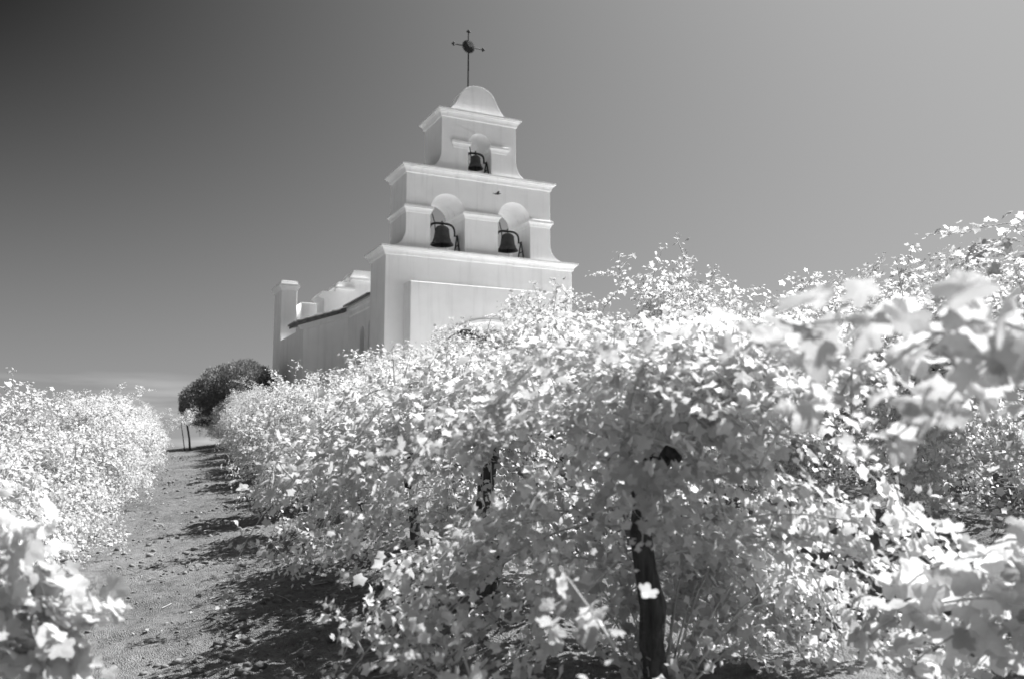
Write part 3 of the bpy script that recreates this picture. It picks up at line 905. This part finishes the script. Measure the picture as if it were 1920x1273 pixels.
# ------------------------------------------------------------------ dense round shrub left of the church
def dense_tree(loc, label):
    rs = np.random.RandomState(8)
    o = empty('round_tree', loc, 0, label, 'tree')
    o.scale = (1.0, 1.0, 1.1)
    lobes = [((-.8, 0, 1.55), (1.1, 1.2, .85)), ((-.1, .1, 1.95), (1.2, 1.4, 1.0)), ((.65, .2, 2.15), (1.15, 1.4, 1.0)), ((1.05, .2, 1.7), (.9, 1.1, .9)), ((.2, 0, 1.3), (1.4, 1.2, .8))]
    P, Nn = [], []
    for c, r in lobes:
        n = 11000
        q = unit(rs.normal(0, 1, (n, 3)))
        rad = rs.uniform(0, 1, (n, 1)) ** .14 * (1 + .035 * np.sin(q[:, :1] * 9) * np.cos(q[:, 2:3] * 8)) + rs.exponential(.018, (n, 1))
        P.append(np.array(c) + q * rad * np.array(r)); Nn.append(q)
    P = np.concatenate(P); q = np.concatenate(Nn)
    n = len(P)
    t = unit(q * .9 + rs.normal(0, .5, (n, 3)) + [0, 0, .25])
    sd = unit(np.cross(t, rs.normal(0, 1, (n, 3))))
    L = rs.uniform(.05, .13, (n, 1)); w = rs.uniform(.012, .024, (n, 1))
    V = np.stack([P - sd * w, P + t * L * .5 + sd * w * .2 + sd * w, P + t * L, P + t * L * .4 - sd * w], 1).reshape(-1, 3)
    F = np.arange(n * 4).reshape(-1, 4)
    tag(link('crown', np_mesh('crown', V, F, M['shrub']), o), kind='stuff')
    m = MB(); m.tube([(.3, 0, -.2), (.35, 0, .7), (.4, .05, 1.5)], [.2, .15, .12], 10)
    for a, b in ((-1.0, 1.5), (1.5, 1.9), (.5, 2.2)): m.tube([(.38, .03, 1.1), ((.38 + a) / 2, 0, 1.35), (a, .1, b)], [.1, .07, .04], 7)
    m.build('trunk', M['bark'], o, smooth=True)
xt, yt = -11.7, 36.0
dense_tree((xt, yt, float(base_h(xt, yt)) - .05), 'dense dark rounded tree with pale fringe beside the church, beyond the path')

# ------------------------------------------------------------------ wires, clods and litter
for off, ht, nm in ((4.8, 1.5, 'second'), (8.0, 1.6, 'third')):
    pts = []
    for k in range(28):
        t = 2 + k * .85
        x, y, z = vine_pos(off, t); pts.append((x, y, z + ht - .03 * abs(math.sin(k * .9))))
    m = MB(); m.tube(pts, .004, 5)
    tag(m.build('trellis_wire', M['wire']), 'thin trellis wire strung through the %s row right of the path' % nm, 'wire', 'trellis wires')
rs = np.random.RandomState(4)
ico = bmesh.new(); bmesh.ops.create_icosphere(ico, subdivisions=1, radius=1)
ICV = np.array([v.co[:] for v in ico.verts]); ICF = np.array([[v.index for v in f.verts] for f in ico.faces]); ico.free()
def scatter_clods(n):
    t = 3.5 + 26 * rs.rand(n) ** 1.8
    off = rs.uniform(-1.7, 1.7, n)
    x = off * RP[0] + t * RD[0]; y = off * RP[1] + t * RD[1]
    z = ground_h(x, y)
    r = (.004 + .024 * rs.rand(n) ** 5) * np.clip(.4 + 2.2 * (vnoise(x * 1.3 + 5, y * 1.3) + .3), .35, 1.3)
    V = ICV[None] * (1 + rs.uniform(-.3, .3, (n, len(ICV), 1))) * r[:, None, None] * np.array([1.2, 1, .7]) + np.stack([x, y, z + r * .25], 1)[:, None, :]
    F = ICF[None] + (np.arange(n) * len(ICV))[:, None, None]
    return V.reshape(-1, 3), F.reshape(-1, 3)
V, F = scatter_clods(7500)
tag(link('soil_clods', np_mesh('soil_clods', V, F, M['clod'])), 'small clods and pebbles strewn over the bare path', 'soil clods', kind='stuff')
# dry leaves and snapped twigs on the soil
n = 320
t = 3.5 + 22 * rs.rand(n) ** 1.6; off = rs.uniform(-1.6, 2.2, n)
x = off * RP[0] + t * RD[0]; y = off * RP[1] + t * RD[1]; z = ground_h(x, y) + .012
Nn = np.array([0, 0, 1.0]) + rs.normal(0, .35, (n, 3)); Tn = rs.normal(0, 1, (n, 3))
xa, ta, na = frames(Nn, Tn)
V, F = leaf_mass(np.stack([x, y, z], 1), xa, ta, na, rs.uniform(.018, .04, n), FAR_T, rs)
tag(link('dry_leaves', np_mesh('dry_leaves', V, F, M['straw'])), 'dry fallen leaves scattered over the soil between the rows', 'dry leaves', kind='stuff')
m = MB()
for k in range(160):
    t = 3.5 + 16 * rs.rand() ** 1.6; off = rs.uniform(-1.4, 1.4)
    x = off * RP[0] + t * RD[0]; y = off * RP[1] + t * RD[1]; z = float(ground_h(x, y)) + .012
    a = rs.uniform(0, 6.28); L = rs.uniform(.04, .22)
    m.tube([(x, y, z), (x + math.cos(a) * L * .5, y + math.sin(a) * L * .5, z + .012), (x + math.cos(a + .2) * L, y + math.sin(a + .2) * L, z + rs.uniform(0, .03))], [.004, .0035, .002], 4)
tag(m.build('dry_twigs', M['straw']), 'short snapped twigs lying on the path', 'twigs', kind='stuff')

# ------------------------------------------------------------------ a bird crossing in front of the tower
B = px(933, 364, 27.0)
bo = empty('bird', tuple(B), R(20), 'tiny dark bird flying in front of the bell tower', 'bird')
m = MB(); m.lathe([(.001, -.11), (.012, -.09), (.03, -.03), (.034, .02), (.024, .06), (.018, .085), (.012, .10), (.001, .125)], 8); ob = m.build('body', M['iron'], bo, smooth=True); ob.rotation_euler = (0, R(80), 0)
for sg in (-1, 1):
    V = [(.03, 0, .0), (-.05, 0, .0), (.04, sg * .10, .05), (-.04, sg * .11, .045), (-.02, sg * .21, .03)]
    V += [(a, b, c - .006) for a, b, c in V]
    F = [(0, 1, 3, 2), (2, 3, 4), (5, 7, 8, 6), (7, 9, 8), (0, 2, 7, 5), (2, 4, 9, 7), (4, 3, 8, 9), (3, 1, 6, 8)]
    m = MB(); m.add(V, F); m.build('wing', M['iron'], bo)
m = MB(); m.add([(-.09, -.012, 0), (-.09, .012, 0), (-.16, .03, 0), (-.16, -.03, 0), (-.09, -.012, -.006), (-.09, .012, -.006), (-.16, .03, -.006), (-.16, -.03, -.006)], [(0, 1, 2, 3), (7, 6, 5, 4), (0, 4, 5, 1), (1, 5, 6, 2), (2, 6, 7, 3), (3, 7, 4, 0)]); m.build('tail', M['iron'], bo)
